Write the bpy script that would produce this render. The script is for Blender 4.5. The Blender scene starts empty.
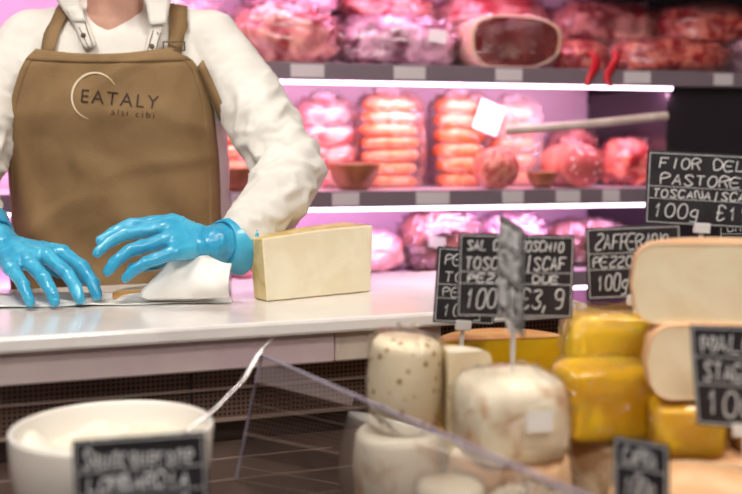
import bpy, bmesh, math, random
from mathutils import Vector, Matrix, noise
from mathutils.bvhtree import BVHTree
random.seed(4)
scene=bpy.context.scene
scene.view_settings.view_transform='Standard'
scene.view_settings.look='None'
scene.view_settings.exposure=0.0
F=1000.0; H=1.2
def P(px,py,d): return Vector(((px-371)*d/F, d, H-(py-150)*d/F))
def link(o,parent=None):
    scene.collection.objects.link(o)
    if parent: o.parent=parent
    return o
def empty(name,loc=(0,0,0),rot=(0,0,0)):
    o=bpy.data.objects.new(name,None); o.location=loc; o.rotation_euler=rot; o.empty_display_size=.05
    return link(o)
# ------------------------------------------------ materials
def mat(name,col,rough=.5,col2=None,nscale=20,bump=0,bscale=60,metal=0,coat=0,trans=0,sss=0,emit=None,estr=0,ramp=(.4,.6),kind='noise',bdist=.002,stretch=None):
    m=bpy.data.materials.new(name); m.use_nodes=True
    nt=m.node_tree; b=nt.nodes['Principled BSDF']
    b.inputs['Base Color'].default_value=(*col,1); b.inputs['Roughness'].default_value=rough
    b.inputs['Metallic'].default_value=metal; b.inputs['Coat Weight'].default_value=coat
    b.inputs['Coat Roughness'].default_value=.12
    b.inputs['Transmission Weight'].default_value=trans
    if sss:
        b.inputs['Subsurface Weight'].default_value=sss; b.inputs['Subsurface Scale'].default_value=.01
    if emit:
        b.inputs['Emission Color'].default_value=(*emit,1); b.inputs['Emission Strength'].default_value=estr
    tc=nt.nodes.new('ShaderNodeTexCoord'); src=tc.outputs['Object']
    if stretch:
        mp=nt.nodes.new('ShaderNodeMapping'); mp.inputs['Scale'].default_value=stretch
        nt.links.new(src,mp.inputs[0]); src=mp.outputs[0]
    if col2:
        if kind=='voronoi':
            n=nt.nodes.new('ShaderNodeTexVoronoi'); n.inputs['Scale'].default_value=nscale; out=n.outputs['Distance']
        else:
            n=nt.nodes.new('ShaderNodeTexNoise'); n.inputs['Scale'].default_value=nscale; n.inputs['Detail'].default_value=4; out=n.outputs['Fac']
            n.inputs['Distortion'].default_value=.6
        nt.links.new(src,n.inputs['Vector'])
        r=nt.nodes.new('ShaderNodeValToRGB')
        r.color_ramp.elements[0].position=ramp[0]; r.color_ramp.elements[0].color=(*col,1)
        r.color_ramp.elements[1].position=ramp[1]; r.color_ramp.elements[1].color=(*col2,1)
        nt.links.new(out,r.inputs[0]); nt.links.new(r.outputs[0],b.inputs['Base Color'])
    if bump:
        n=nt.nodes.new('ShaderNodeTexNoise'); n.inputs['Scale'].default_value=bscale; n.inputs['Detail'].default_value=4
        nt.links.new(src,n.inputs['Vector'])
        bp=nt.nodes.new('ShaderNodeBump'); bp.inputs['Strength'].default_value=bump; bp.inputs['Distance'].default_value=bdist
        nt.links.new(n.outputs['Fac'],bp.inputs['Height']); nt.links.new(bp.outputs[0],b.inputs['Normal'])
    return m
def film(name,tint=(1,1,1),gloss=.18,bump=.8,bscale=35,bdist=.006,white=0.0,rough=.12):
    m=bpy.data.materials.new(name); m.use_nodes=True; nt=m.node_tree
    for n in list(nt.nodes): nt.nodes.remove(n)
    out=nt.nodes.new('ShaderNodeOutputMaterial'); tr=nt.nodes.new('ShaderNodeBsdfTransparent'); tr.inputs[0].default_value=(*tint,1)
    gl=nt.nodes.new('ShaderNodeBsdfGlossy'); gl.inputs['Roughness'].default_value=rough
    mx=nt.nodes.new('ShaderNodeMixShader'); lw=nt.nodes.new('ShaderNodeLayerWeight'); lw.inputs[0].default_value=.3
    ad=nt.nodes.new('ShaderNodeMath'); ad.operation='ADD'; ad.inputs[1].default_value=gloss; ad.use_clamp=True
    ml=nt.nodes.new('ShaderNodeMath'); ml.operation='MULTIPLY'; ml.inputs[1].default_value=.4
    nt.links.new(lw.outputs['Fresnel'],ml.inputs[0]); nt.links.new(ml.outputs[0],ad.inputs[0])
    nt.links.new(ad.outputs[0],mx.inputs[0]); nt.links.new(tr.outputs[0],mx.inputs[1]); nt.links.new(gl.outputs[0],mx.inputs[2])
    last=mx
    if white:
        df=nt.nodes.new('ShaderNodeBsdfDiffuse'); df.inputs[0].default_value=(.85,.8,.82,1)
        m2=nt.nodes.new('ShaderNodeMixShader'); m2.inputs[0].default_value=white
        nt.links.new(mx.outputs[0],m2.inputs[1]); nt.links.new(df.outputs[0],m2.inputs[2]); last=m2
    if bump:
        tc=nt.nodes.new('ShaderNodeTexCoord'); n=nt.nodes.new('ShaderNodeTexNoise'); n.inputs['Scale'].default_value=bscale
        n.inputs['Distortion'].default_value=1.5; n.inputs['Detail'].default_value=3
        bp=nt.nodes.new('ShaderNodeBump'); bp.inputs['Strength'].default_value=bump; bp.inputs['Distance'].default_value=bdist
        nt.links.new(tc.outputs['Object'],n.inputs['Vector']); nt.links.new(n.outputs['Fac'],bp.inputs['Height'])
        nt.links.new(bp.outputs[0],gl.inputs['Normal'])
    nt.links.new(last.outputs[0],out.inputs[0]); return m
M={}
M['shirt']=mat('shirt_cotton',(.76,.72,.65),.85,(.82,.79,.73),6,.35,90)
M['apron']=mat('apron_canvas',(.235,.140,.056),.8,(.28,.172,.074),9,.4,350)
M['strap']=mat('apron_strap',(.12,.075,.04),.7)
M['logo']=mat('logo_ink',(.045,.022,.012),.7)
M['logo2']=mat('logo_gold',(.78,.65,.46),.6)
M['skin']=mat('skin',(.62,.33,.24),.5,(.68,.38,.29),12,.1,200,sss=.15)
M['glove']=mat('nitrile_glove',(.035,.36,.60),.28,(.07,.47,.70),18,.35,90,sss=.1,bdist=.002,coat=.25)
M['hair']=mat('hair',(.05,.025,.012),.5,(.09,.05,.02),80)
M['trouser']=mat('trousers',(.02,.02,.025),.8)
M['worktop']=mat('marble_worktop',(.87,.83,.79),.16,(.66,.60,.58),5,.04,30,ramp=(.55,.80),coat=.3)
M['acrylic']=mat('acrylic_band',(.56,.42,.45),.3,(.64,.52,.50),5)
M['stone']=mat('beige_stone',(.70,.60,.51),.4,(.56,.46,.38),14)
M['slat']=mat('deck_slat',(.06,.038,.03),.4,(.08,.052,.04),10)
M['steel']=mat('stainless_steel',(.70,.66,.66),.22,metal=1)
M['steeld']=mat('dark_steel',(.09,.06,.05),.4,metal=.5)
M['tan']=mat('tan_trim',(.26,.18,.145),.4)
M['ceramic']=mat('white_ceramic',(.84,.79,.71),.22,coat=.4)
M['cream']=mat('fresh_cheese_cream',(.84,.77,.60),.35,(.90,.86,.76),25,.8,30,bdist=.01,sss=.1)
M['paste']=mat('cheese_paste',(.90,.82,.61),.5,(.85,.75,.52),16,.15,90,sss=.1)
M['rind']=mat('cheese_rind',(.60,.42,.15),.55,(.76,.60,.30),30,.4,90)
M['orange_rind']=mat('orange_rind',(.62,.28,.07),.5,(.7,.4,.12),30,.3,90)
M['pale']=mat('pale_cheese',(.90,.79,.56),.5,(.84,.70,.46),14,.3,60,sss=.1)
M['pink_rind']=mat('pinkish_rind',(.80,.44,.22),.5,(.88,.62,.38),12,.3,60)
M['white_rind']=mat('white_rind',(.66,.42,.24),.5,(.93,.84,.66),22,.5,40,ramp=(.36,.5))
M['speck']=mat('speckled_cheese',(.42,.22,.08),.45,(.90,.79,.58),75,.3,60,kind='voronoi',ramp=(.15,.36))
M['yellow']=mat('yellow_cheese',(.90,.50,.008),.3,(.92,.63,.03),12,.3,40,coat=.3)
M['brownrind']=mat('brown_rind',(.50,.30,.15),.6,(.84,.68,.46),18,.4,60,ramp=(.4,.55))
M['label']=mat('paper_label',(.80,.78,.76),.6)
M['paper']=mat('wax_paper',(.88,.85,.79),.5,bump=.35,bscale=30,bdist=.004)
M['board']=mat('blackboard',(.014,.012,.016),.5,(.022,.02,.026),30)
M['chalk']=mat('chalk',(.85,.85,.85),.8)
M['plastic']=mat('clear_clip',(.75,.72,.7),.3)
M['wall']=mat('wall_paint',(.55,.5,.5),.8,(.5,.46,.47),3)
M['ceil']=mat('ceiling_paint',(.7,.68,.66),.9)
M['floor']=mat('floor_tile',(.25,.22,.2),.4,(.32,.28,.25),3)
M['fwall']=mat('fridge_liner',(.55,.44,.53),.35,(.64,.54,.62),3)
M['fshelf']=mat('shelf_metal',(.62,.55,.60),.3,metal=.3)
M['frail']=mat('shelf_rail',(.19,.145,.17),.35)
M['fdark']=mat('fridge_dark_panel',(.014,.010,.014),.35)
M['tag']=mat('shelf_tag',(.62,.56,.57),.5)
M['led']=mat('led_tube',(1,1,1),.5,emit=(1,.72,.95),estr=6)
M['lamp']=mat('added_light_diffuser',(1,1,1),.5,emit=(1,.96,.9),estr=3)
M['ham']=mat('ham_meat',(.24,.012,.015),.35,(.78,.36,.30),13,.5,25,coat=.6,bdist=.006,ramp=(.42,.62))
M['hamcut']=mat('ham_cut_face',(.15,.012,.012),.35,(.36,.07,.05),9,.2,40,coat=.3,ramp=(.42,.72))
M['fat']=mat('ham_fat',(.66,.40,.28),.4,(.74,.52,.40),18,.3,30,coat=.3)
M['purplemeat']=mat('wrapped_cured_meat',(.10,.010,.035),.3,(.66,.42,.50),14,.8,20,coat=.9,bdist=.01,ramp=(.42,.62))
M['redmeat']=mat('red_netted_meat',(.34,.004,.008),.35,(.74,.20,.14),30,.7,50,coat=.6,bdist=.006)
M['orangemeat']=mat('sausage_orange',(.84,.18,.03),.35,(.92,.44,.20),22,.4,40,coat=.6,bdist=.004)
M['pinkmeat']=mat('pink_meat',(.60,.06,.07),.35,(.88,.50,.42),14,.5,30,coat=.8,bdist=.006,ramp=(.42,.60))
M['mort']=mat('mortadella_face',(.84,.58,.5),.4,(.52,.10,.09),60,.1,60,kind='voronoi',ramp=(.22,.32))
M['salface']=mat('salami_face',(.64,.24,.17),.4,(.42,.08,.06),60,.1,60,ramp=(.42,.58))
M['casing']=mat('sausage_casing',(.42,.10,.07),.4,(.58,.2,.13),20,.3,60,coat=.4)
M['wood']=mat('terracotta_bowl',(.24,.075,.03),.4,(.33,.12,.05),14)
M['darkham']=mat('dark_cured_ham',(.06,.022,.018),.5,(.24,.10,.07),12,.8,25,bdist=.01)
M['redtape']=mat('red_ribbon',(.6,.01,.02),.4)
M['wrap']=film('clear_wrap',(1,.98,.985),.07,rough=.07,bscale=30,bdist=.014,bump=1)
M['wrapw']=film('frosted_wrap',(1,.97,.98),.08,white=.14,bscale=20,bdist=.014,bump=1)
M['wrapc']=film('cling_wrap',(1,.99,.97),.05,bscale=30,bdist=.016,bump=1,rough=.06)
M['glass']=film('case_glass',(.96,.96,.965),.015,bump=0,rough=.02)
M['gedge']=mat('glass_edge',(.36,.31,.40),.25)
M['eye']=mat('eye_white',(.8,.8,.8),.2); M['lip']=mat('lips',(.5,.16,.14),.4)
def perforated():
    m=bpy.data.materials.new('perforated_panel'); m.use_nodes=True; nt=m.node_tree; b=nt.nodes['Principled BSDF']
    tc=nt.nodes.new('ShaderNodeTexCoord'); sp=nt.nodes.new('ShaderNodeSeparateXYZ'); nt.links.new(tc.outputs['Object'],sp.inputs[0])
    outs=[]
    for ax in ('X','Z'):
        a=nt.nodes.new('ShaderNodeMath'); a.operation='MULTIPLY'; a.inputs[1].default_value=900
        s=nt.nodes.new('ShaderNodeMath'); s.operation='SINE'
        nt.links.new(sp.outputs[ax],a.inputs[0]); nt.links.new(a.outputs[0],s.inputs[0]); outs.append(s)
    mu=nt.nodes.new('ShaderNodeMath'); mu.operation='ADD'
    nt.links.new(outs[0].outputs[0],mu.inputs[0]); nt.links.new(outs[1].outputs[0],mu.inputs[1])
    r=nt.nodes.new('ShaderNodeValToRGB'); r.color_ramp.elements[0].position=.35; r.color_ramp.elements[0].color=(.17,.105,.08,1)
    r.color_ramp.elements[1].position=.75; r.color_ramp.elements[1].color=(.03,.018,.014,1)
    nt.links.new(mu.outputs[0],r.inputs[0]); nt.links.new(r.outputs[0],b.inputs['Base Color'])
    b.inputs['Roughness'].default_value=.4; b.inputs['Metallic'].default_value=.3; return m
M['perf']=perforated()
# ------------------------------------------------ mesh helpers
def mk(name,verts,faces,mats,parent=None,smooth=True,fm=None,loc=None,rot=None):
    me=bpy.data.meshes.new(name); me.from_pydata([tuple(v) for v in verts],[],faces); me.update()
    if not isinstance(mats,(list,tuple)): mats=[mats]
    for m in mats: me.materials.append(m)
    for i,p in enumerate(me.polygons):
        p.use_smooth=smooth
        if fm: p.material_index=fm[i]
    o=bpy.data.objects.new(name,me)
    if loc is not None: o.location=loc
    if rot is not None: o.rotation_euler=rot
    link(o,parent); return o
def recalc(o):
    bm=bmesh.new(); bm.from_mesh(o.data); bmesh.ops.recalc_face_normals(bm,faces=bm.faces); bm.to_mesh(o.data); bm.free()
def box(name,size,loc,m,parent=None,rot=(0,0,0),bevel=.003,seg=2):
    sx,sy,sz=[s/2 for s in size]
    v=[(x,y,z) for x in(-sx,sx) for y in(-sy,sy) for z in(-sz,sz)]
    f=[(0,1,3,2),(4,6,7,5),(0,4,5,1),(2,3,7,6),(0,2,6,4),(1,5,7,3)]
    o=mk(name,v,f,m,parent,smooth=False,loc=loc,rot=rot)
    if bevel:
        b=o.modifiers.new('b','BEVEL'); b.width=bevel; b.segments=seg
    return o
def revolve(name,prof,m,parent=None,loc=(0,0,0),rot=(0,0,0),a0=0,a1=360,n=48,cutmat=None,smooth=True,wob=0,seed=0):
    full=(a1-a0)>=360; k=len(prof); verts=[];faces=[];fm=[]
    steps=n if full else n+1
    for i in range(steps):
        a=math.radians(a0+(a1-a0)*i/n)
        for r,z in prof:
            kk=1+wob*noise.noise(Vector((math.cos(a)*1.5+seed,math.sin(a)*1.5,z*12)))
            verts.append((r*kk*math.cos(a),r*kk*math.sin(a),z*(1+wob*.6*noise.noise(Vector((math.cos(a)*r*12,math.sin(a)*r*12+seed,5))))))
    for i in range(n):
        j=(i+1)%steps if full else i+1
        for q in range(k-1):
            faces.append((i*k+q,j*k+q,j*k+q+1,i*k+q+1)); fm.append(0)
    mats=[m]
    if not full:
        mats.append(cutmat or m)
        if abs(a1-a0-180)<1:
            s=len(verts); A=math.radians(a0)
            pts=[(r*math.cos(A),r*math.sin(A)-1e-5,z) for r,z in prof]+[(-r*math.cos(A),-r*math.sin(A)-1e-5,z) for r,z in reversed(prof[1:-1])]
            verts+=pts; faces.append(tuple(range(s,s+len(pts)))); fm.append(1)
        else:
            for A,rev in ((a0,False),(a1,True)):
                s=len(verts); A=math.radians(A); pts=[(r*math.cos(A),r*math.sin(A),z) for r,z in prof]
                if rev: pts=pts[::-1]
                verts+=pts; faces.append(tuple(range(s,s+len(pts)))); fm.append(1)
    o=mk(name,verts,faces,mats,parent,smooth,fm,loc,rot)
    bm=bmesh.new(); bm.from_mesh(o.data)
    for f in bm.faces:
        if f.material_index==1: f.smooth=False
    if full: bmesh.ops.remove_doubles(bm,verts=bm.verts,dist=1e-6)
    bmesh.ops.recalc_face_normals(bm,faces=bm.faces); bm.to_mesh(o.data); bm.free()
    return o
def drumprof(R,h,b=.012,bulge=.004,n=6):
    p=[(0,0)]
    for i in range(n+1):
        a=-math.pi/2+math.pi/2*i/n; p.append((R-b+b*math.cos(a),b+b*math.sin(a)))
    p.append((R+bulge,h/2))
    for i in range(n+1):
        a=math.pi/2*i/n; p.append((R-b+b*math.cos(a),h-b+b*math.sin(a)))
    p.append((R*.5,h)); p.append((0,h)); return p
def blob(name,s,m,parent=None,loc=(0,0,0),rot=(0,0,0),e=.7,amp=.08,fr=4,seed=0,seg=36,ring=24,flat=True,dz=0):
    verts=[];faces=[]
    def sp(v,e): return math.copysign(abs(v)**e,v)
    for i in range(ring+1):
        t=-math.pi/2+math.pi*i/ring
        for j in range(seg):
            a=2*math.pi*j/seg
            n=Vector((math.cos(t)*math.cos(a),math.cos(t)*math.sin(a),math.sin(t)))
            x=sp(math.cos(t),e)*sp(math.cos(a),e); y=sp(math.cos(t),e)*sp(math.sin(a),e); z=sp(math.sin(t),e)
            k=1+amp*noise.noise(n*fr+Vector((seed*7.1,seed*3.3,0)))*1.6
            verts.append([x*s[0]/2*k,y*s[1]/2*k,z*s[2]/2*k])
    if flat:
        zm=-s[2]/2*.86
        for v in verts: v[2]=max(v[2],zm)
        for v in verts: v[2]-=zm
    for i in range(ring):
        for j in range(seg):
            j2=(j+1)%seg; faces.append((i*seg+j,i*seg+j2,(i+1)*seg+j2,(i+1)*seg+j))
    return mk(name,verts,faces,m,parent,True,None,loc,rot)
def capsverts(pts,rads,seg=16):
    V=[];Fc=[]
    def sphere(c,r):
        s=len(V); R=10
        for i in range(R+1):
            t=-math.pi/2+math.pi*i/R
            for j in range(seg):
                a=2*math.pi*j/seg; V.append((c[0]+r*math.cos(t)*math.cos(a),c[1]+r*math.cos(t)*math.sin(a),c[2]+r*math.sin(t)))
        for i in range(R):
            for j in range(seg):
                j2=(j+1)%seg; Fc.append((s+i*seg+j,s+i*seg+j2,s+(i+1)*seg+j2,s+(i+1)*seg+j))
    pts=[Vector(p) for p in pts]
    for p,r in zip(pts,rads): sphere(p,r)
    for a,b,ra,rb in zip(pts[:-1],pts[1:],rads[:-1],rads[1:]):
        L=(b-a).length; n=max(1,int(L/(min(ra,rb)*.35)))
        for i in range(1,n):
            t=i/n; sphere(a.lerp(b,t),ra+(rb-ra)*t)
    return V,Fc
def ellip(c,r,seg=20,R=14):
    V=[];Fc=[]
    for i in range(R+1):
        t=-math.pi/2+math.pi*i/R
        for j in range(seg):
            a=2*math.pi*j/seg; V.append((c[0]+r[0]*math.cos(t)*math.cos(a),c[1]+r[1]*math.cos(t)*math.sin(a),c[2]+r[2]*math.sin(t)))
    for i in range(R):
        for j in range(seg):
            j2=(j+1)%seg; Fc.append((i*seg+j,i*seg+j2,(i+1)*seg+j2,(i+1)*seg+j))
    return V,Fc
def union(name,parts,m,parent,voxel,smooth_it=6,func=None):
    V=[];Fc=[]
    for v,f in parts:
        s=len(V); V+=list(v); Fc+=[tuple(i+s for i in q) for q in f]
    o=mk(name,V,Fc,m,parent)
    r=o.modifiers.new('r','REMESH'); r.mode='VOXEL'; r.voxel_size=voxel; r.use_smooth_shade=True
    s=o.modifiers.new('s','SMOOTH'); s.iterations=smooth_it; s.factor=.5
    bpy.context.view_layer.update()
    dg=bpy.context.evaluated_depsgraph_get()
    me=bpy.data.meshes.new_from_object(o.evaluated_get(dg)); o.modifiers.clear(); o.data=me
    if not me.materials: me.materials.append(m)
    me.update()
    if func:
        ns=[v.normal.copy() for v in me.vertices]
        for v,n in zip(me.vertices,ns):
            v.co=v.co+n*func(v.co)
        me.update()
    for p in me.polygons: p.use_smooth=True
    return o
def tubemesh(name,pts,r,m,parent=None,cyc=False):
    c=bpy.data.curves.new(name,'CURVE'); c.dimensions='3D'; s=c.splines.new('POLY'); s.points.add(len(pts)-1)
    for i,p in enumerate(pts): s.points[i].co=(*p,1)
    s.use_cyclic_u=cyc; c.bevel_depth=r; c.bevel_resolution=3; c.materials.append(m); c.use_fill_caps=True
    o=bpy.data.objects.new(name,c); return link(o,parent)
# chalk handwriting: stroke alphabet on a 4 x 6 grid
G={'A':'00 26 40|12 32','B':'00 06 26 35 24 03|24 33 32 41 20 00','C':'45 36 16 04 02 10 30 41','D':'00 06 26 44 42 20 00','E':'46 06 00 40|03 33','F':'46 06 00|03 33','G':'45 36 16 04 02 10 30 42 22','H':'00 06|40 46|03 43','I':'20 26','L':'06 00 40','M':'00 06 22 46 40','N':'00 06 40 46','O':'16 04 02 10 30 42 44 36 16','P':'00 06 36 45 34 03','Q':'16 04 02 10 30 42 44 36 16|22 40','R':'00 06 36 45 34 03|23 40','S':'45 36 16 05 14 32 41 30 10 01','T':'06 46|26 20','U':'06 01 10 30 41 46','V':'06 20 46','Z':'06 46 00 40','0':'16 04 02 10 30 42 44 36 16','1':'14 26 20','2':'05 16 36 45 00 40','3':'06 46 23 42 30 10 01','4':'36 02 42|34 30','5':'46 06 03 33 42 30 00','9':'43 13 05 16 36 43 30 10','8':'23 05 16 36 45 23 02 10 30 42 23','7':'06 46 10','g':'34 14 02 11 31|34 3- 0-','€':'45 36 16 14 12 10 30 41|03 33','/':'00 46',',':'11 0-','|':'27 2-','a':'34 14 02 10 30|34 30 40','o':'14 02 10 30 32 14','l':'26 20','r':'00 04|03 24 34','e':'02 32 24 04 02 10 30','q':'34 14 02 11 31|34 3-','u':'04 01 10 30|34 30','c':'34 14 02 10 30','n':'00 04|03 24 33 30','i':'24 20'}
def gc(ch): return -1.6 if ch=='-' else float(ch)
def chalk_line(body,x0,z0,width,hgt,parent,seed,thick=.00062,name='lettering'):
    cu=bpy.data.curves.new(name,'CURVE'); cu.dimensions='3D'; cu.bevel_depth=thick; cu.bevel_resolution=1; cu.materials.append(M['chalk'])
    rnd=random.Random(seed); n=len(body); adv=width/n; w=adv*.70/4; h=hgt/6
    for i,ch in enumerate(body):
        if ch==' ' : continue
        gl=G.get(ch) or G.get(ch.upper())
        if not gl: continue
        jy=rnd.uniform(-.25,.25)*h; sl=.12+rnd.uniform(-.05,.08); kk=rnd.uniform(.88,1.05)
        for st in gl.split('|'):
            pts=[(gc(q[0])*w,gc(q[1])*h*kk) for q in st.split()]
            s=cu.splines.new('BEZIER' if len(pts)>3 else 'POLY')
            if s.type=='BEZIER':
                s.bezier_points.add(len(pts)-1)
                for b,(a,c) in zip(s.bezier_points,pts):
                    b.co=(x0+i*adv+a+c*sl,-.0014,z0+c+jy); b.handle_left_type=b.handle_right_type='AUTO'
                s.resolution_u=4
            else:
                s.points.add(len(pts)-1)
                for b,(a,c) in zip(s.points,pts): b.co=(x0+i*adv+a+c*sl,-.0014,z0+c+jy,1)
    o=bpy.data.objects.new(name,cu); return link(o,parent)
# ------------------------------------------------ room
box('floor',(8,8,.1),(0,2,-.05),M['floor'],bevel=0)
box('ceiling',(8,8,.1),(0,2,3.05),M['ceil'],bevel=0)
box('wall_back',(8,.1,3),(0,5.0,1.5),M['wall'],bevel=0)
box('wall_front',(8,.1,3),(0,-1.95,1.5),M['wall'],bevel=0)
box('wall_left',(.1,7,3),(-3.5,1.5,1.5),M['wall'],bevel=0)
box('wall_right',(.1,7,3),(3.5,1.5,1.5),M['wall'],bevel=0)
def area(name,loc,target,size,energy,col,parent=None,sy=None):
    l=bpy.data.lights.new(name,'AREA'); l.energy=energy; l.color=col; l.size=size
    if sy: l.shape='RECTANGLE'; l.size_y=sy
    o=bpy.data.objects.new(name,l); o.location=loc
    o.rotation_euler=(Vector(target)-Vector(loc)).to_track_quat('-Z','Y').to_euler(); return link(o,parent)
for i,(x,y,e,s) in enumerate(((-1.0,.85,40,.8),(.7,.5,38,.9),(.1,-.9,38,1.4))):  # added overhead key and fill lights, out of view, with glowing panels
    pl=empty('added_overhead_light' if i==0 else 'added_overhead_light.%03d'%i)
    box('housing',(s+.1,.5,.06),(x,y,2.965),M['ceil'],pl)
    box('diffuser',(s,.4,.02),(x,y,2.925),M['lamp'],pl)
    area('light',(x,y,2.9),((-.3,1.9,1.0),(.25,1.3,.9),(.1,1.3,1.0))[i],s,e,(1,.95,.885),pl,sy=.4)
# ------------------------------------------------ counter
CA=math.atan2(.335,.942); CO=Vector((-.493,1.33,0))
counter=empty('service_counter',CO,(0,0,CA))
def cbox(n,u0,u1,v0,v1,z0,z1,m,bv=.003): return box(n,(u1-u0,v1-v0,z1-z0),((u0+u1)/2,(v0+v1)/2,(z0+z1)/2),m,counter,bevel=bv)
cbox('marble_slab',-1.3,.90,0,.49,.927,.95,M['worktop'],.005)
cbox('acrylic_band',-.005,.47,.012,.04,.882,.9268,M['acrylic'])
cbox('acrylic_band_left',-1.3,-.012,.03,.05,.882,.9268,M['steeld'])
cbox('stone_band',.471,.645,.014,.04,.882,.9268,M['stone'])
cbox('rail_lip',-1.3,.66,.035,.046,.876,.8818,M['tan'],.001)
cbox('perforated_back',-1.3,1.5,.05,.06,.80,.926,M['perf'],0)
cbox('tan_strip',-1.3,1.5,.042,.052,.846,.850,M['tan'],.001)
cbox('tan_strip_low',-1.3,1.5,.038,.052,.80,.804,M['tan'],.001)
for i,u in enumerate((.26,.60,-.1)): cbox('seam_%d'%i,u,u+.003,.044,.05,.78,.876,M['fdark'],0)
cbox('base_cabinet',-1.3,.90,.061,.46,.0,.9265,M['steeld'],0)
case=empty('display_case',CO,(0,0,CA))
def kbox(n,u0,u1,v0,v1,z0,z1,m,bv=.003): return box(n,(u1-u0,v1-v0,z1-z0),((u0+u1)/2,(v0+v1)/2,(z0+z1)/2),m,case,bevel=bv)
kbox('deck',-1.3,1.6,-.85,.049,.74,.77,M['slat'])
for i in range(7): kbox('deck_slat_%d'%i,-1.3,.45,-.04-i*.09,-.037-i*.09,.7701,.7712,M['tan'],.0003)
kbox('case_body',-1.3,1.6,-.83,.03,0,.739,M['fdark'])
g=empty('glass_divider')
a=Vector((-.142,1.3,.934)); b=Vector((.248,.62,.934)); a0=Vector((-.175,1.3,.7725)); b0=Vector((.215,.62,.7725))
nrm=(b-a).cross(Vector((0,0,1))).normalized()*.003
V=[a0-nrm,b0-nrm,b-nrm,a-nrm,a0+nrm,b0+nrm,b+nrm,a+nrm]
mk('pane',V,[(0,1,2,3),(7,6,5,4)],M['glass'],g,False)
tubemesh('edge',[a0,a,b],.0024,M['gedge'],g)
# ------------------------------------------------ cheese on the worktop
bl=P(267,303,1.645); br=P(371,293,1.765); bl.z=.9505; br.z=.9505
d=(br-bl).normalized(); nn=Vector((-d.y,d.x,0))
tl=bl+Vector((-.008,0,.103)); tr_=br+Vector((.004,0,.117))
N=10; front=[];back=[];fc=[];fm=[]
for i in range(N+1):
    t=i/N; bpt=bl.lerp(br,t)+nn*(.0015*noise.noise(Vector((t*7,0,0)))); tp=tl.lerp(tr_,t)+Vector((0,0,.003*math.sin(math.pi*t)))
    front+= [bpt,tp]; back+=[bpt+nn*(.045+.045*t),tp+nn*(.047+.047*t)]
V=front+back; K=2*(N+1)
for i in range(N):
    q=2*i
    fc.append((q,q+2,q+3,q+1)); fm.append(0)
    fc.append((K+q,K+q+1,K+q+3,K+q+2)); fm.append(0)
    fc.append((q+1,q+3,K+q+3,K+q+1)); fm.append(1)
    fc.append((q,K+q,K+q+2,q+2)); fm.append(1)
fc.append((0,1,K+1,K)); fm.append(1); fc.append((2*N,K+2*N,K+2*N+1,2*N+1)); fm.append(1)
w=mk('cheese_wedge',V,fc,[M['paste'],M['rind']],None,False,fm); recalc(w)
bv=w.modifiers.new('b','BEVEL'); bv.width=.003; bv.segments=3; bv.limit_method='ANGLE'; bv.angle_limit=math.radians(40)
V=[P(112,303,1.64),P(196,298,1.66),P(196,298,1.66)+Vector((.0,.06,0)),P(112,303,1.64)+Vector((0,.05,0))]
for v in V: v.z=.9535
T=[v+Vector((0,0,.014+.006*(i in(1,2)))) for i,v in enumerate(V)]
s=mk('cheese_slice',V+T,[(0,1,5,4),(1,2,6,5),(2,3,7,6),(3,0,4,7),(4,5,6,7),(3,2,1,0)],[M['orange_rind'],M['paste']],None,False,[0,0,0,0,1,0])
s.modifiers.new('b','BEVEL').width=.003
def sheet(name,rows,m,parent=None,th=.0006):
    nr=len(rows); nc=len(rows[0]); V=[p for r in rows for p in r]
    fc=[(i*nc+j,i*nc+j+1,(i+1)*nc+j+1,(i+1)*nc+j) for i in range(nr-1) for j in range(nc-1)]
    o=mk(name,V,fc,m,parent); so=o.modifiers.new('s','SOLIDIFY'); so.thickness=th; return o
paper=empty('wrapping_paper')
def bil(a,b,c,d,s,t): return a.lerp(b,s).lerp(d.lerp(c,s),t)
A,B,C,D=[Vector((p.x,p.y,.9515)) for p in (P(-20,309,1.57),P(232,300,1.63),P(228,290,1.77),P(-15,296,1.72))]
sheet('flat_sheet',[[bil(A,B,C,D,i/14,j/8)+Vector((0,0,.0012*(1+math.sin(i*1.3+j)))) for i in range(15)] for j in range(9)],M['paper'],paper)
A,B=P(150,300,1.612),P(229,298,1.612); C,D=P(232,262,1.63),P(180,243,1.645)
rows=[]
for j in range(21):
    t=j/20; r=[]
    for i in range(21):
        s_=i/20; p=bil(A,B,C,D,s_,t)
        p.x-=.055*(1-s_)*math.sin(math.pi*(t**.55))*.55*(1-t)
        p.y-=.022*math.sin(math.pi*t)*(.3+.7*s_); p.z+=.006*math.sin(s_*5+1)*t-.008*math.sin(math.pi*t)*(1-s_)
        p.y+=.004*math.sin(s_*14+t*5)*t
        p.z=max(p.z,.953)
        r.append(p)
    rows.append(r)
sheet('folded_flap',rows,M['paper'],paper)
# thin part of the sheet draped over the slice
A,B=P(112,302,1.628),P(200,300,1.62); C,D=P(205,286,1.66),P(140,289,1.67)
sheet('draped_part',[[ (lambda p:Vector((p.x,p.y,max(p.z,.9535))))(bil(A,B,C,D,i/10,j/8)+Vector((0,0,.004*math.sin(math.pi*j/8)+.001*math.sin(i*1.4)))) for i in range(11)] for j in range(9)],M['paper'],paper)
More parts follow.
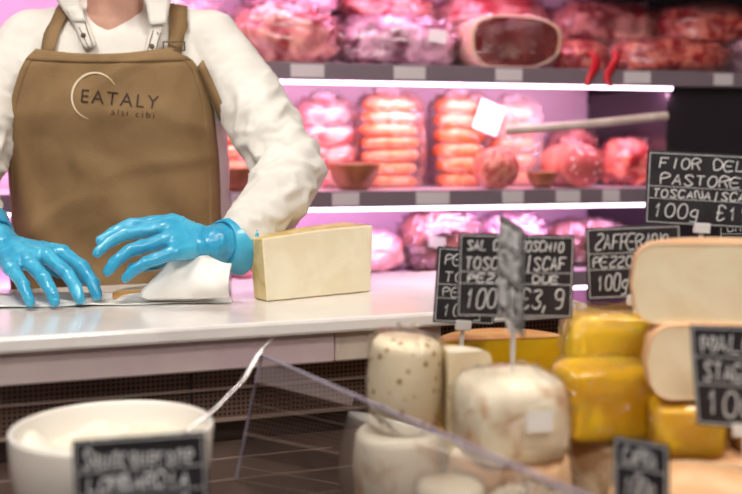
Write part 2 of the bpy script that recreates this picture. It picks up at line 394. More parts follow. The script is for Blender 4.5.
# ------------------------------------------------ person
person=empty('shop_assistant')
CX=-.505
SEC=[(.55,.215,.12,2.06),(.90,.218,.125,2.06),(1.02,.218,.122,2.045),(1.15,.217,.122,2.03),(1.27,.214,.128,2.01),(1.36,.208,.118,2.0),(1.42,.175,.10,2.0),(1.455,.12,.08,2.0),(1.48,.07,.055,2.0)]
def torso_at(z):
    if z<=SEC[0][0]: return SEC[0][1:]
    for p,q in zip(SEC[:-1],SEC[1:]):
        if z<=q[0]:
            t=(z-p[0])/(q[0]-p[0]); return tuple(p[k]+(q[k]-p[k])*t for k in (1,2,3))
    return SEC[-1][1:]
def yfront(x,z):
    a,b_,cy=torso_at(z); k=min(.985,abs((x-CX)/a)); return cy-b_*(1-k**2.4)**(1/2.4)
V=[];fc=[];n=48;zs=[.88+i*(1.48-.88)/30 for i in range(31)]
for z in zs:
    a,b_,cy=torso_at(z)
    for j in range(n):
        t=2*math.pi*j/n; c,s_=math.cos(t),math.sin(t)
        V.append((CX+a*math.copysign(abs(c)**.83,c),cy+b_*math.copysign(abs(s_)**.83,s_),z))
for i in range(30):
    for j in range(n): j2=(j+1)%n; fc.append((i*n+j,i*n+j2,(i+1)*n+j2,(i+1)*n+j))
fc.append(tuple(range(n))[::-1]); fc.append(tuple(range(30*n,31*n)))
armL=[Vector((-.325,2.0,1.412)),Vector((-.253,1.965,1.32)),Vector((-.148,1.865,1.165)),Vector((-.172,1.785,1.110)),Vector((-.214,1.715,1.060))]
armR=[Vector((-.675,2.0,1.412)),Vector((-.735,1.96,1.30)),Vector((-.770,1.88,1.14)),Vector((-.728,1.80,1.085)),Vector((-.672,1.73,1.055))]
rr=[.070,.069,.062,.056,.044]
parts=[(V,fc),capsverts(armL,rr),capsverts(armR,rr),
       capsverts([(-.34,2.0,1.42),(-.45,2.0,1.455),(-.545,2.0,1.455),(-.66,2.0,1.42)],[.06,.052,.052,.06])]
def folds(co):
    best=9;bt=0;near=None
    for arm in (armL,armR):
        acc=0
        for p,q in zip(arm[:-1],arm[1:]):
            L=(q-p).length; t=max(0,min(1,(co-p).dot(q-p)/L**2)); cp=p+(q-p)*t; dd=(co-cp).length
            if dd<best: best=dd; bt=acc+t*L; near=cp
            acc+=L
    n1=noise.noise(co*9); n2=noise.noise(co*22+Vector((5,2,1)))
    if bt>.06 and best<.085:
        dv=(co-near).normalized()
        w=math.exp(-((bt-.30)/.12)**2)+.25+.4*(bt>.40)
        q=Vector((bt*23+dv.x*1.1,dv.y*1.3+bt*3,dv.z*1.3))
        r=1-abs(noise.noise(q))*3.2
        q2=Vector((bt*40+3,dv.x*2+7,dv.z*2)); r2=1-abs(noise.noise(q2))*3
        wr=min(1,(bt-.06)/.08)
        return wr*w*(.0058*max(-.6,r)+.0026*max(-.6,r2))+.0025*n2
    return .004*n1+.003*n2
shirt=union('shirt',parts,M['shirt'],person,.005,3,folds)
bpy.context.view_layer.update()
bvh=BVHTree.FromObject(shirt,bpy.context.evaluated_depsgraph_get())
def onshirt(p,off=.005):
    co,no,i,dd=bvh.find_nearest(Vector(p)); return co+no*off
rowsE=[(1.392,-.635,-.385),(1.375,-.652,-.345),(1.35,-.665,-.325),(1.28,-.694,-.306),(1.20,-.708,-.300),(1.10,-.714,-.298),(1.0,-.716,-.296),(.9,-.716,-.294),(.6,-.716,-.294)]
def edges(z):
    for p,q in zip(rowsE[:-1],rowsE[1:]):
        if z>=q[0]:
            t=(p[0]-z)/(p[0]-q[0]); return p[1]+(q[1]-p[1])*t,p[2]+(q[2]-p[2])*t
    return rowsE[-1][1:]
def apron_y(x,z):
    y=yfront(x,z)-.012
    low=max(0,min(1,(1.25-z)/.25))
    y-=low*.013*(noise.noise(Vector((x*14,z*5,3)))+.6*math.sin(x*38+z*24+2*noise.noise(Vector((x*6,z*6,0)))))
    cr=1-abs(noise.noise(Vector((x*5+z*4,z*9-x*4,2))))*5
    y-=.005*max(0,cr)+.004*noise.noise(Vector((x*10,z*10,7)))
    return y
rows=[]; NZ=110
for i in range(NZ+1):
    z=1.392-(1.392-.6)*i/NZ; l,r=edges(z); row=[]
    for j in range(71):
        x=l+(r-l)*j/70; zz=z
        if z>1.34: zz=z-.012*(1-(2*j/70-1)**2)*max(0,(z-1.34)/.05)
        row.append(Vector((x,apron_y(x,zz),zz)))
    rows.append(row)
ap=empty('apron'); ap.parent=person
sheet('apron_body',rows,M['apron'],ap,.002)
hem=[[Vector((p.x,p.y-.0025,p.z)) for p in rows[i]] for i in range(0,4)]
sheet('top_hem',hem,M['apron'],ap,.002)
for nm_,jj in (('side_hem_left',range(0,4)),('side_hem_right',range(67,71))):
    sheet(nm_,[[Vector((rows[i][j].x,rows[i][j].y-.002,rows[i][j].z)) for j in jj] for i in range(0,NZ+1)],M['apron'],ap,.0015)
def ribbon(name,pts,wd,m,parent,off=.007,wdir=Vector((1,0,0))):
    r=[]
    for k,p in enumerate(pts):
        p=Vector(p); r.append([onshirt(p-wdir*wd/2,off),onshirt(p,off),onshirt(p+wdir*wd/2,off)])
    return sheet(name,r,m,parent,.0025)
ribbon('strap_left',[(-.618+.003*i,1.87+.012*i,1.385+.013*i) for i in range(9)]+[(-.585,2.04,1.52),(-.58,2.12,1.46)],.034,M['apron'],ap,.009)
ribbon('strap_right',[(-.362-.002*i,1.87+.012*i,1.372+.014*i) for i in range(9)]+[(-.39,2.04,1.52),(-.40,2.12,1.46)],.034,M['apron'],ap,.009)
bc=onshirt((-.366,1.88,1.405),.016)
tubemesh('buckle',[bc+Vector((x,0,z)) for x,z in ((-.02,-.008),(.02,-.008),(.02,.008),(-.02,.008))],.0022,M['strap'],ap,True)
fl=[]
for i in range(9):
    t=i/8; l_=P(198+22*t,66+54*t,1.90+.03*t); r_=P(203+33*t,60+70*t,1.90+.025*t)
    fl.append([l_,l_.lerp(r_,.5)+Vector((0,-.004,0)),r_])
for r in fl:
    for p in r: p.y=min(p.y,onshirt(p,.006).y)
sheet('side_tie',fl,M['apron'],ap,.002)
def logo(body,size,px,py,ang,m,name,sp=1.0):
    c=bpy.data.curves.new('t','FONT'); c.body=body; c.size=size; c.space_character=sp; c.align_x='CENTER'; c.resolution_u=3; c.offset=-.0001
    o=bpy.data.objects.new('t',c); scene.collection.objects.link(o); bpy.context.view_layer.update()
    me=bpy.data.meshes.new_from_object(o.evaluated_get(bpy.context.evaluated_depsgraph_get())); bpy.data.objects.remove(o)
    bm=bmesh.new(); bm.from_mesh(me); bmesh.ops.triangulate(bm,faces=bm.faces); bmesh.ops.subdivide_edges(bm,edges=bm.edges,cuts=1,use_grid_fill=True); bm.to_mesh(me); bm.free()
    cpt=P(px,py,1.885); ca,sa=math.cos(ang),math.sin(ang)
    for v in me.vertices:
        x=cpt.x+v.co.x*ca-v.co.y*sa; z=cpt.z+v.co.x*sa+v.co.y*ca; v.co=(x,apron_y(x,z)-.0035,z)
    me.materials.clear(); me.materials.append(m)
    o=bpy.data.objects.new(name,me); link(o,ap)
logo('EATALY',.036,121,106,math.radians(-5),M['logo'],'chest_lettering',1.2)
logo('alti cibi',.018,135,117,math.radians(-5),M['logo'],'chest_small_lettering',1.4)
cpt=P(98,97,1.885); V=[];fc=[]
for i in range(41):
    t=i/40; a_=math.radians(28+225*t); w_=.0006+.0028*math.sin(math.pi*t)
    for r in (.042-w_*.2,.042+w_):
        x=cpt.x+r*math.cos(a_); z=cpt.z+r*math.sin(a_)*1.03; V.append((x,apron_y(x,z)-.0035,z))
for i in range(40): fc.append((2*i,2*i+1,2*i+3,2*i+2))
mk('chest_crescent',V,fc,M['logo2'],ap)
col=empty('shirt_collar'); col.parent=person
def leaf(name,pts,th=.003,off=.006,m='shirt'):
    pts=[P(*p) for p in pts]; top0,top1,bot1,bot0=pts; rows=[]
    for j in range(9):
        t=j/8; row=[]
        for i in range(6):
            p=bil(top0,top1,bot1,bot0,i/5,t); q=onshirt(p,off)
            p.y=min(p.y,q.y) if p.z<1.46 else p.y
            row.append(p+Vector((0,-.004*math.sin(math.pi*i/5),0)))
        rows.append(row)
    return sheet(name,rows,M[m],col,th)
leaf('leaf_left',[(46,-16,1.95),(76,-14,1.915),(86,22,1.89),(72,22,1.895)])
leaf('leaf_right',[(143,-14,1.915),(174,-16,1.95),(166,24,1.895),(150,26,1.89)])
leaf('strip_left',[(66,8,1.90),(80,6,1.90),(97,46,1.89),(86,50,1.89)],.003,.009,'shirt')
leaf('strip_right',[(152,22,1.90),(163,24,1.90),(157,56,1.89),(145,56,1.89)],.003,.009,'shirt')
for i,(x0,y0,x1,y1) in enumerate(((69,9,90,48),(78,8,94,46),(154,23,147,56),(161,25,155,56))):
    pts=[]
    for k in range(8):
        p=P(x0+(x1-x0)*k/7,y0+(y1-y0)*k/7,1.885); q=onshirt(p,.016); pts.append(Vector((p.x,q.y,p.z)))
    tubemesh('stitch_%d'%i,pts,.0008,M['strap'],col)
for i,(px,py) in enumerate(((76,19),(84,36),(157,32),(152,47))):
    q=P(px,py,1.885); q=onshirt(q,.016); revolve('button_%d'%i,[(0,0),(.004,0),(.005,.001),(.004,.0025),(0,.002)],M['strap'],col,q,(math.pi/2,0,0),n=16)
# head + neck
parts=[capsverts([(-.505,1.975,1.40),(-.50,1.960,1.47),(-.497,1.945,1.55)],[.066,.057,.052]),
 ellip((-.497,1.935,1.645),(.076,.095,.088)),ellip((-.497,1.885,1.585),(.056,.058,.062)),ellip((-.497,1.850,1.545),(.026,.022,.02)),
 capsverts([(-.497,1.842,1.638),(-.497,1.826,1.612),(-.497,1.818,1.596)],[.009,.011,.013]),ellip((-.508,1.828,1.593),(.009,.009,.007)),ellip((-.486,1.828,1.593),(.009,.009,.007)),
 ellip((-.575,1.94,1.62),(.009,.02,.032)),ellip((-.419,1.94,1.62),(.009,.02,.032)),
 ellip((-.535,1.862,1.60),(.02,.018,.018)),ellip((-.459,1.862,1.60),(.02,.018,.018)),capsverts([(-.53,1.852,1.652),(-.497,1.845,1.655),(-.464,1.852,1.652)],[.009,.009,.009])]
union('head_and_neck',parts,M['skin'],person,.0045,4)
for i,x in enumerate((-.525,-.469)):
    v,f=ellip((x,1.854,1.634),(.0115,.0115,.010)); mk('eye_%d'%i,v,f,M['eye'],person)
    v,f=ellip((x,1.8445,1.633),(.005,.003,.005)); mk('iris_%d'%i,v,f,M['hair'],person)
v,f=ellip((-.497,1.832,1.5745),(.021,.010,.0055)); mk('mouth_upper_lip',v,f,M['lip'],person)
v,f=ellip((-.497,1.833,1.567),(.018,.010,.0055)); mk('mouth_lower_lip',v,f,M['lip'],person)
union('hair',[ellip((-.497,1.955,1.665),(.085,.093,.086)),ellip((-.497,2.01,1.61),(.07,.05,.075)),ellip((-.497,2.06,1.65),(.035,.035,.035))],M['hair'],person,.006,3)
legp=[capsverts([(x,2.07,.90),(x*.98-.01,2.06,.50),(x*.98-.01,2.09,.10)],[.105,.068,.048]) for x in (-.61,-.41)]
legp.append(ellip((-.505,2.07,.93),(.20,.13,.10)))
union('trousers',legp,M['trouser'],person,.012,4)
for i,x in enumerate((-.61,-.41)):
    union('shoe_%d'%i,[capsverts([(x,2.10,.045),(x,2.0,.04),(x,1.95,.03)],[.043,.04,.029])],M['trouser'],person,.006,3)
# hands
def hand(name,wrist,fore,fingers,thumb):
    parts=[capsverts([fore,wrist],[.037,.032])]
    kn=[Vector(f[0]) for f in fingers]
    for k,fg in enumerate(fingers):
        K,PI,TI=[Vector(q) for q in fg]
        out=(PI-K.lerp(TI,.5)); DI=PI.lerp(TI,.56)+out*.2
        rd=[.0122,.0112,.0100,.0086] if k<3 else [.0112,.0100,.0088,.0076]
        parts.append(capsverts([K,PI,DI,TI],rd,14))
        w_=Vector(wrist).lerp(K,.12); parts.append(capsverts([w_,K],[.021,.0138],14))
    for k in range(3):
        m_=kn[k].lerp(kn[k+1],.5); parts.append(capsverts([Vector(wrist).lerp(m_,.3),Vector(wrist).lerp(m_,.88)],[.022,.0145],14))
    parts.append(capsverts(thumb,[.020,.0150,.0125,.0100],14))
    def wr(co):
        d_=(co-Vector(wrist)).length
        r1=1-abs(noise.noise(co*30+Vector((3,1,2))))*5
        return .0007*noise.noise(co*90)+.0012*max(0,r1)+(.0012*math.sin(d_*380+4*noise.noise(co*40)) if d_<.05 else 0)
    union(name,parts,M['glove'],person,.0025,3,wr)
    dr=(Vector(fore)-Vector(wrist)).normalized(); c=Vector(fore)+dr*.004
    revolve(name+'_cuff',[(.036,-.024),(.042,-.02),(.0470,.0),(.0515,.012),(.0528,.014),(.0528,.017),(.0512,.017),(.046,.0),(.039,-.018),(.036,-.024)],M['glove'],person,c,dr.to_track_quat('Z','Y').to_euler(),n=48,wob=.07,seed=3)
hand('glove_right_hand',(-.620,1.685,1.035),(-.655,1.712,1.049),
 [((-.512,1.66,1.030),(-.470,1.632,1.008),(-.441,1.612,.966)),
  ((-.530,1.637,1.026),(-.487,1.604,1.002),(-.462,1.585,.964)),
  ((-.553,1.617,1.019),(-.514,1.578,.995),(-.494,1.562,.963)),
  ((-.577,1.605,1.011),(-.546,1.568,.990),(-.530,1.553,.963))],
 [(-.585,1.695,1.02),(-.53,1.70,.998),(-.49,1.69,.987),(-.462,1.673,.978)])
hand('glove_left_hand',(-.262,1.668,1.043),(-.240,1.694,1.040),
 [((-.332,1.672,1.081),(-.398,1.660,1.076),(-.443,1.637,1.051)),
  ((-.338,1.650,1.072),(-.402,1.634,1.063),(-.440,1.610,1.036)),
  ((-.333,1.625,1.054),(-.388,1.603,1.038),(-.418,1.590,1.008)),
  ((-.316,1.606,1.035),(-.358,1.588,1.021),(-.388,1.581,.997))],
 [(-.285,1.70,1.04),(-.33,1.712,1.02),(-.370,1.70,1.008),(-.402,1.685,1.000)])
# ------------------------------------------------ bowl with fresh cheese and spoon
bowl=empty('ceramic_bowl',((113-371)*1.1/1000,1.1,.7725))
R=.110
revolve('bowl_body',[(0,.003),(.055,.003),(.058,0),(.064,0),(.066,.006),(.085,.022),(.100,.05),(.107,.085),(R,.122),(R-.001,.1255),(R-.005,.1262),(R-.008,.123),(.100,.085),(.092,.05),(.075,.02),(0,.012)],M['ceramic'],bowl,n=72)
V=[];fc=[];nr=14;ns=48
for i in range(nr+1):
    for j in range(ns):
        a_=2*math.pi*j/ns; r=.1005*i/nr; p=Vector((r*math.cos(a_),r*math.sin(a_),0))
        z=.094+ (.03*noise.noise(p*16+Vector((3,3,3)))+.014*noise.noise(p*40))*(1 if i<nr else .2)+.012*(1-i/nr)
        V.append((p.x,p.y,z))
for i in range(nr):
    for j in range(ns): j2=(j+1)%ns; fc.append((i*ns+j,i*ns+j2,(i+1)*ns+j2,(i+1)*ns+j))
mk('fresh_cheese',V,fc,M['cream'],bowl)
spoon=empty('serving_spoon')
p0=P(165,455,1.06); p1=P(182,434,1.09); p2=P(258,352,1.18); p3=P(271,339,1.20)
pts=[p0,p1,p1.lerp(p2,.35)+Vector((.004,0,-.006)),p1.lerp(p2,.7)+Vector((.006,0,-.006)),p2,p3]
rows=[]
for i in range(31):
    t=i/30*5; k=min(4,int(t)); p=pts[k].lerp(pts[k+1],t-k); wv=.0045+.0055*max(0,i/30-.3)
    if i>=29: wv*=(.8,.4)[i-29]
    sd=Vector((.6,-.35,.6)).normalized()
    rows.append([p-sd*wv,p+Vector((0,-.001,.001)),p+sd*wv])
sheet('handle',rows,M['steel'],spoon,.003)
v,f=ellip((0,0,0),(.03,.022,.008)); so=mk('spoon_bowl',v,f,M['steel'],spoon,loc=p0+Vector((-.02,-.005,-.012)),rot=(0,-.5,0))
# ------------------------------------------------ price signs
sc=[0]
def sign(px,py,d,w,h,yaw,lines,pitch=0,roll=0,stake_to=None,th=.00062):
    nm='price_sign' if sc[0]==0 else 'price_sign.%03d'%sc[0]; sc[0]+=1
    c=P(px,py,d); e=empty(nm,c,(pitch,roll,yaw))
    box('board',(w,.002,h),(0,0,0),M['board'],e,bevel=.0008)
    fr=.0007; y=-.0013; wt=sum(l[1] for l in lines); z=h/2-.005; H_=h-.010
    for i,(s,l) in enumerate((((w-.006,.0006,fr),(0,y,h/2-.003)),((w-.006,.0006,fr),(0,y,-h/2+.003)),((fr,.0006,h-.006),(-w/2+.003,y,0)),((fr,.0006,h-.006),(w/2-.003,y,0)))):
        box('border_%d'%i,s,l,M['chalk'],e,bevel=0)
    for i,(l,k,fw) in enumerate(lines):
        rh=H_*k/wt; z-=rh
        ww=(w-.018)*fw
        chalk_line(l,-w/2+.009+(w-.018-ww)*.35,z+rh*.2,ww,rh*.62,e,sc[0]*10+i,th,'lettering_%d'%i)
        if i<len(lines)-1 and i>=len(lines)-3: box('rule_%d'%i,(w-.008,.0006,.0006),(0,y,z+.001),M['chalk'],e,bevel=0)
    if stake_to is not None:
        L=c.z-h/2-stake_to
        box('stake',(.006,.0022,L+.02),(0,.0025,-h/2-L/2+.01),M['plastic'],e,bevel=.0005)
        box('clip',(.022,.006,.014),(0,.001,-h/2-.002),M['plastic'],e,bevel=.001)
    return e
sign(704,190,1.36,.155,.100,math.radians(-4),[('FIOR DEL',1,.85),('PASTORE',1,.8),('TOSCANA|SCAF',.75,1),('100g €19',1.35,.98)],roll=math.radians(3),stake_to=.93,th=.0008)
sign(634,262,1.30,.126,.094,math.radians(3),[('ZAFFERANO',1.2,.9),('PEZZO|SCAF',.8,1),('100g €2,4',1.3,.9)],roll=math.radians(-2),stake_to=.93,th=.0007)
sign(516,276,1.27,.152,.106,math.radians(8),[('SAL.DEL MOSCHIO',.8,.95),('TOSCANA|SCAF',1,1),('PEZZO  DUE',.6,.9),('100g €3,9',1.5,.98)],roll=math.radians(2),stake_to=.93,th=.0008)
sign(466,286,1.37,.085,.104,math.radians(5),[('PECOR',1,.9),('TOSC',1,.9),('PEZZO',.8,.9),('100g',1.2,.9)],roll=math.radians(4),stake_to=.88)
sign(511,272,1.09,.13,.115,math.radians(-86),[('CAPRINO',1,.9),('PEZZO|SC',1,.9),('100g €2,9',1.5,.95)],roll=math.radians(3),stake_to=.958,th=.0012)
sign(740,377,1.02,.095,.104,math.radians(-34),[('MALGA',1,.9),('STAGION',1,.9),('100g',1.3,.9)],roll=math.radians(-4),stake_to=.868,th=.0008)
sign(641,474,.955,.055,.065,math.radians(-35),[('CAPRA',1,.9),('100g',1.3,.9)],stake_to=.84)
sign(141,480,.94,.124,.084,math.radians(4),[('Squacquerone',1.3,.98),('LOMBARDIA',1,.9),('100g €1,5',1.2,.9)],roll=math.radians(-3),stake_to=.7725,th=.0009)
sign(760,236,1.45,.12,.06,0,[('BRA DURO',1,.9),('100g',1.2,.7)],stake_to=.93)
# ------------------------------------------------ cheeses in the case
DZ=.7705
cnt={}
def nm(b):
    k=cnt.get(b,0); cnt[b]=k+1; return b if k==0 else '%s.%03d'%(b,k)
def wheel(x,y,z,R,h,m,name='cheese_wheel',rot=(0,0,0),wrap=False,b_=.012,wob=.03):
    e=empty(nm(name),(x,y,z),rot); sd=x*31+y*7
    revolve('body',drumprof(R,h,b_),m,e,wob=wob,seed=sd)
    if wrap:
        revolve('wrap',drumprof(R+.003,h+.004,b_*.7),M['wrapc'],e,(0,0,-.0002),wob=wob*2.2,seed=sd)
        V=[];fcx=[];n=30
        for i in range(n):
            a=2*math.pi*i/n
            for k,(rr_,zz) in enumerate(((R*.75,h+.002),(R*.4,h+.006),(R*.18,h+.010),(R*.32,h+.014))):
                kk=1+.25*math.sin(a*7+k)*(k>0); V.append((rr_*kk*math.cos(a),rr_*kk*math.sin(a),zz+.003*math.sin(a*5+k*2)*(k>1)))
        for i in range(n):
            for k in range(3): j=(i+1)%n; fcx.append((i*4+k,j*4+k,j*4+k+1,i*4+k+1))
        mk('film_knot',V,fcx,M['wrapc'],e)
    return e
def half(x,y,z,R,h,yaw,rm,cm,a1=180,name='half_cheese_wheel',tilt=0,b_=.026):
    e=empty(nm(name),(x,y,z),(tilt,0,yaw)); revolve('body',drumprof(R,h,b_ if a1==180 else .012,.003,10),rm,e,a0=0,a1=a1,cutmat=cm,n=40)
    if a1==180:
        pr=drumprof(R-.0005,h,b_,.003,10); pts=[(r,0,z_) for r,z_ in pr[1:-1]]+[(-r,0,z_) for r,z_ in reversed(pr[1:-1])]
        tubemesh('rind_edge',pts,.0009,rm,e,True)
    return e
def pack(x,y,z,s,m,seed,yaw=0,label=None,name='wrapped_cheese',e_=.4,wrap='wrapc'):
    e=empty(nm(name),(x,y,z),(0,0,yaw)); blob('cheese',s,m,e,e=e_,amp=.03,seed=seed,fr=2)
    blob('wrap',(s[0]*1.04,s[1]*1.04,s[2]*1.03),M[wrap],e,e=e_+.05,amp=.08,seed=seed+3,fr=7,seg=60,ring=36)
    if label: box('label',(label[0],.001,label[1]),(label[2],-s[1]*.54,s[2]*.5),M['label'],e,bevel=0)
    return e
wheel(.035,1.225,DZ,.055,.088,M['white_rind'])
wheel(.158,1.14,DZ,.068,.088,M['pink_rind'])
wheel(.29,1.245,DZ,.060,.086,M['brownrind'])
wheel(.415,1.165,DZ,.070,.086,M['pink_rind'])
wheel(.169,1.00,DZ,.056,.080,M['white_rind'],wrap=True)
wheel(.082,1.035,DZ,.036,.086,M['white_rind'],wrap=True)
wheel(.335,.985,DZ,.098,.098,M['pink_rind'],b_=.02)
wheel(.525,1.0,DZ,.085,.105,M['pink_rind'],b_=.02)
wheel(.038,1.222,DZ+.0885,.043,.114,M['speck'],rot=(0,math.radians(3),0),wrap=True,b_=.018,wob=.05)
pack(.156,1.125,DZ+.0885,(.120,.11,.100),M['white_rind'],21,.25,e_=.55,label=(.03,.022,.01))
half(.092,1.19,DZ+.0885,.055,.10,math.radians(15),M['white_rind'],M['pale'],a1=80,name='cheese_quarter')
half(.19,1.40,DZ,.11,.165,math.radians(12),M['orange_rind'],M['yellow'])
half(.39,1.42,DZ,.09,.165,math.radians(8),M['brownrind'],M['paste'])
half(.57,1.42,DZ,.09,.175,math.radians(0),M['pink_rind'],M['paste'])
pack(.285,1.215,DZ+.0865,(.122,.085,.092),M['yellow'],1,.1,e_=.32)
pack(.315,1.305,DZ,(.128,.07,.235),M['yellow'],5,-.05,e_=.3,label=(.05,.03,.0))
pack(.36,1.145,DZ+.0865,(.080,.07,.062),M['yellow'],2,-.15,e_=.35)
pack(.46,1.15,DZ+.0865,(.080,.09,.064),M['yellow'],3,0,e_=.35)
half(.425,1.12,DZ+.151,.115,.082,math.radians(2),M['pink_rind'],M['pale'])
half(.415,1.125,DZ+.2335,.118,.090,math.radians(-3),M['pink_rind'],M['pale'])
pack(.215,1.235,DZ+.0865,(.05,.05,.06),M['white_rind'],7,.3)
# ------------------------------------------------ fridge behind
FA=math.radians(15); FO=Vector((.2054,2.6,0)); fc_,fs_=math.cos(FA),math.sin(FA)
def FU(px,v):
    k=(px-371)/F; return (k*(FO.y+v*fc_)-FO.x+v*fs_)/(fc_-k*fs_)
def FW(u,v,z): return Vector((FO.x+u*fc_-v*fs_,FO.y+u*fs_+v*fc_,z))
fr=empty('meat_fridge',FO,(0,0,FA))
def fbox(n,u0,u1,v0,v1,z0,z1,m,bv=.002,p=fr): return box(n,(u1-u0,v1-v0,z1-z0),((u0+u1)/2,(v0+v1)/2,(z0+z1)/2),m,p,bevel=bv)
U0=-1.9; U1=FU(668,.02); U2=1.6
fbox('back_liner',U0,U1,.50,.53,.3,2.1,M['fwall'],0)
fbox('back_liner_upper',U1,U2,.50,.53,1.35,2.1,M['fdark'],0)
fbox('end_left',U0-.03,U0,0,.53,0,2.2,M['fdark'])
fbox('end_right',U2,U2+.03,0,.53,0,2.2,M['fdark'])
fbox('dark_side_cabinet',U1,U2,.03,.49,0,1.376,M['fdark'])
fbox('plinth',U0,U1,.02,.5,0,.4,M['fdark'])
fbox('canopy',U0,U2,-.02,.53,2.1,2.3,M['fdark'])
for i,(z,ue) in enumerate(((1.418,U2),(1.096,U1),(.875,U1),(1.76,U2),(.62,U1))):
    fbox('shelf_%d'%i,U0,ue,.01,.49,z-.018,z,M['fshelf'])
    fbox('rail_%d'%i,U0,ue,-.005,.008,z-.042,z+.001,M['frail'])
    ul=ue if ue<U2 else FU(676,0)
    fbox('led_tube_%d'%i,U0,ul,.014,.026,z-.0515,z-.0425,M['led'],.003)
    ll=FU((676,640,640,560,640)[i],0)
    l=bpy.data.lights.new('strip','AREA'); l.shape='RECTANGLE'; l.size=ll-U0; l.size_y=.05; l.energy=(13,13,8,9,3)[i]; l.color=((1,.52,.78),(1,.46,.86),(1,.4,.8),(1,.40,.70),(1,.4,.8))[i]
    lo=bpy.data.objects.new('strip_light_%d'%i,l); lo.location=((ll+U0)/2,.035,z-.056); lo.rotation_euler=(math.radians(38),0,0); link(lo,fr)
for i,(px,z,w_) in enumerate(((307,1.418,.085),(409,1.418,.085),(508,1.418,.075),(636,1.418,.08),(722,1.418,.06),(432,1.096,.09),(512,1.096,.06),(567,1.096,.07),(345,1.096,.07),(245,1.096,.07),(610,1.096,.05))):
    u=FU(px,0); fbox('tag_%d'%i,u-w_/2,u+w_/2,-.008,-.0052,z-.037,z-.004,M['tag'],0)
tubemesh('angled_reflection_rod',[FW(FU(505,-.03),-.03,0)+Vector((0,0,H+(150-131)*2.6/1000)),FW(FU(590,-.05),-.05,0)+Vector((0,0,H+(150-124)*2.65/1000)),FW(FU(667,-.08),-.08,0)+Vector((0,0,H+(150-116)*2.7/1000))],.012,M['stone'])  # pale diagonal reflection streak built as a solid cream rod
def fitem(px0,px1,v):
    u0,u1=FU(px0,v),FU(px1,v); return (u0+u1)/2,u1-u0
def meat(name,px0,px1,h,v,z,m,seed,dep=.2,e=.75,amp=.12,wrap='wrap',roty=0,label=None):
    u,w_=fitem(px0,px1,v); w_*=.97; en=empty(nm(name),FW(u,v+dep/2,z),(0,roty,FA))
    blob('meat',(w_,dep,h),m,en,e=e,amp=amp,seed=seed,fr=3)
    if wrap: blob('film',(w_*1.05,dep*1.05,h*1.05),M[wrap],en,e=e,amp=amp*1.5,seed=seed+2,fr=7,seg=60,ring=36)
    if label: box('label',(label[2],.001,label[3]),(w_*label[0],-dep*.54,h*label[1]),M['label'],en,(0,.15,0),bevel=0)
    return en
def bundle(px0,px1,h,v,z,m,seed,rows=7,dep=.13,cols=1,wrap='wrap'):
    u,w_=fitem(px0,px1,v); w_*=.96; en=empty(nm('sausage_bundle'),FW(u,v+dep/2,z),(0,0,FA)); rnd=random.Random(seed)
    rh=h/rows*.98
    for i in range(rows):
        for c in range(cols):
            cw=w_/cols; k=1-.10*abs(2*i/(rows-1)-1)**3
            blob('sausage_%d_%d'%(i,c),(cw*.98*k,dep*.85*k,rh*1.18),m,en,(-w_/2+cw*(c+.5)+rnd.uniform(-.004,.004),rnd.uniform(-.006,.006),rh*(i+.5)),(0,rnd.uniform(-.06,.06),0),e=.7,amp=.06,seed=seed+i*3+c,seg=24,ring=14,flat=False)
    blob('film',(w_*1.06,dep*1.05,h*1.12),M[wrap],en,e=.42,amp=.10,seed=seed+2,fr=7,seg=60,ring=40)
    blob('bag_neck',(w_*.5,dep*.4,.04),M['wrapw'],en,(0,0,h*.98),e=.8,amp=.3,seed=seed,fr=6)
S1=1.4185;S2=1.0965;S3=.8755
def cutham(px0,px1,h,v,z,seed):
    u,w_=fitem(px0,px1,v); en=empty(nm('cut_ham'),FW(u,v,z),(0,0,FA))
    n_=48; prof=[]
    for i in range(n_):
        a_=2*math.pi*i/n_; c,s_=math.cos(a_),math.sin(a_)
        c=math.copysign(abs(c)**.75,c); s_=math.copysign(abs(s_)**.75,s_)
        r=1+.04*math.sin(2*a_+1)+.04*math.sin(3*a_+seed); prof.append((c*r*w_/2,max(-.92,s_*r)*h/2+h*.46))
    V=[];fc=[]; fm=[]
    rings=[(0,.5),(0,.90),(0,.93),(0,.98),(.012,1.0),(.08,1.03),(.18,1.0),(.24,.8),(.27,.3)]
    for (y,s_) in rings:
        for x,zz in prof: V.append((x*s_,y,(zz-h*.46)*s_+h*.46))
    for i in range(len(rings)-1):
        for j in range(n_): j2=(j+1)%n_; fc.append((i*n_+j,i*n_+j2,(i+1)*n_+j2,(i+1)*n_+j)); fm.append(0 if i>0 else 1)
    fc.append(tuple(range(n_))[::-1]); fm.append(1)
    L=(len(rings)-1)*n_; fc.append(tuple(range(L,L+n_))); fm.append(0)
    o=mk('ham',V,fc,[M['fat'],M['hamcut']],en,True,fm); recalc(o)
    blob('film',(w_*1.08,.30,h*1.04),M['wrap'],en,(0,.135,0),e=.5,amp=.08,seed=3,fr=7,seg=60,ring=36)
def salami(px,R,v,z,m,length=.2,name='cut_sausage'):
    u=FU(px,v); en=empty(nm(name),FW(u,v,z+R),(-math.pi/2,0,FA)); b_=.004
    revolve('casing',[(0,0),(R-b_,0),(R-b_*.3,.002),(R,.008),(R,length*.8),(R*.8,length*.95),(0,length)],M['casing'],en)
    revolve('face',[(0,-.0008),(R-b_,-.0008),(R-b_,0.0),(0,.0)],m,en)
def sbowl(px,R,h,v,z):
    en=empty(nm('terracotta_bowl'),FW(FU(px,v),v,z))
    revolve('body',[(0,.002),(R*.5,.0),(R*.8,h*.35),(R,h*.9),(R*.99,h),(R*.93,h),(R*.72,h*.4),(0,h*.12)],M['wood'],en)
    blob('meat_inside',(R*1.6,R*1.6,h*.5),M['ham'],en,(0,0,h*.42),amp=.1,e=.9)
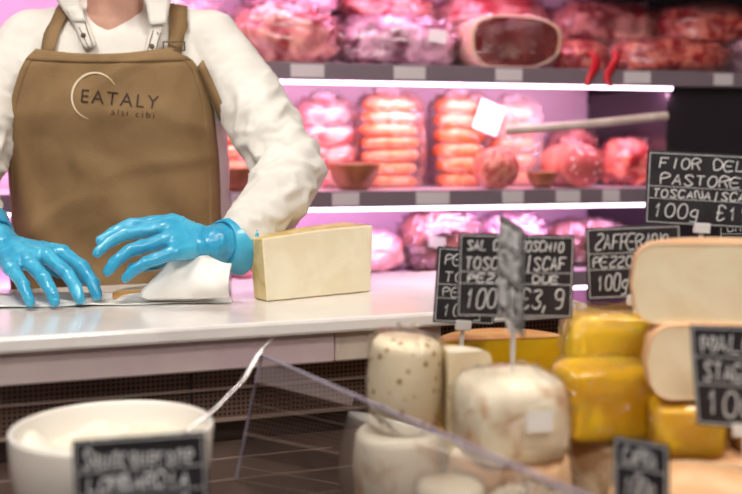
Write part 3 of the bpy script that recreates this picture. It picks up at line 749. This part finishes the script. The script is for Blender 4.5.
# shelf 1
meat('wrapped_ham',235,345,.165,.05,S1,M['ham'],1)
meat('wrapped_ham',347,467,.15,.06,S1,M['purplemeat'],2,label=(.25,.55,.05,.035))
cutham(470,560,.155,.03,S1,1)
meat('netted_ham',563,622,.10,.10,S1,M['redmeat'],4)
meat('netted_ham',624,742,.105,.02,S1,M['redmeat'],5,dep=.16)
meat('netted_ham',746,850,.13,.05,S1,M['purplemeat'],6)
meat('wrapped_ham',120,232,.17,.05,S1,M['purplemeat'],8)
meat('cured_ham_leg',250,345,.13,.25,S1+.15,M['purplemeat'],11,dep=.2)
meat('cured_ham_leg',348,440,.12,.25,S1+.13,M['ham'],12,dep=.2)
meat('cured_ham_leg',560,672,.15,.28,S1+.095,M['ham'],13,dep=.18)
meat('cured_ham_leg',675,780,.15,.20,S1+.09,M['redmeat'],14,dep=.25)
meat('cured_ham_leg',445,555,.13,.33,S1+.13,M['pinkmeat'],15,dep=.15)
# shelf 2
bundle(175,256,.20,.15,S2,M['orangemeat'],21,rows=5)
bundle(299,359,.235,.17,S2,M['pinkmeat'],22,rows=4)
bundle(364,426,.250,.15,S2,M['orangemeat'],23,rows=7)
bundle(440,492,.250,.15,S2,M['orangemeat'],24,rows=6)
bundle(496,546,.235,.17,S2,M['orangemeat'],25,rows=5,wrap='wrapw')
salami(501,.055,.02,S2,M['salface'],.09)
salami(584,.060,.03,S2,M['mort'])
sbowl(354,.070,.07,.075,S2); sbowl(236,.06,.06,.07,S2); sbowl(542,.042,.045,.06,S2)
meat('netted_sausage',616,662,.14,.10,S2,M['redmeat'],26,dep=.14)
meat('cured_pack',558,606,.18,.30,S2,M['ham'],27,dep=.14)
bundle(262,296,.20,.30,S2,M['pinkmeat'],28,rows=4)
lb=FW(FU(489,.135),.135,0); box('package_label',(.075,.002,.085),(lb.x,lb.y,H+(150-117)*2.72/1000),M['label'],rot=(0,math.radians(20),FA),bevel=0)
# shelf 3
meat('wrapped_cured_pack',228,262,.12,.05,S3,M['ham'],31,dep=.14)
meat('wrapped_cured_pack',264,333,.10,.10,S3,M['purplemeat'],32,dep=.16)
meat('wrapped_cured_pack',335,410,.11,.08,S3,M['pinkmeat'],33,dep=.16,wrap='wrapw')
meat('dark_ham',412,490,.165,.04,S3,M['darkham'],34,dep=.2,label=(-.2,.5,.045,.03))
meat('wrapped_cured_pack',494,556,.155,.05,S3,M['purplemeat'],35,dep=.2)
meat('dark_ham',560,640,.13,.05,S3,M['darkham'],36,dep=.2)
meat('wrapped_cured_pack',100,225,.13,.05,S3,M['purplemeat'],37,dep=.2)
for i,px in enumerate((592,612)):
    q=FW(FU(px,-.015),-.015,0); rb=[]
    for k in range(9):
        t=k/8; c=q+Vector((.012*math.sin(t*5+i),-.004*math.sin(t*7),1.465-.095*t)); wv=.009+.004*math.sin(t*4)
        rb.append([c-Vector((wv,0,0)),c+Vector((0,-.003,0)),c+Vector((wv,.003,0))])
    sheet('red_ribbon' if i==0 else 'red_ribbon.001',rb,M['redtape'],None,.001)
# ------------------------------------------------ camera
cd=bpy.data.cameras.new('camera'); cam=bpy.data.objects.new('camera',cd); link(cam)
cam.location=(0,0,H); cam.rotation_euler=(math.pi/2,0,0)
cd.sensor_width=36; cd.lens=36*F/742; cd.shift_y=-97/742; cd.clip_start=.05
cd.dof.use_dof=True; cd.dof.focus_distance=1.66; cd.dof.aperture_fstop=2.5
scene.camera=cam
w=bpy.data.worlds.new('world'); scene.world=w; w.use_nodes=True
w.node_tree.nodes['Background'].inputs[0].default_value=(.8,.75,.8,1); w.node_tree.nodes['Background'].inputs[1].default_value=.3
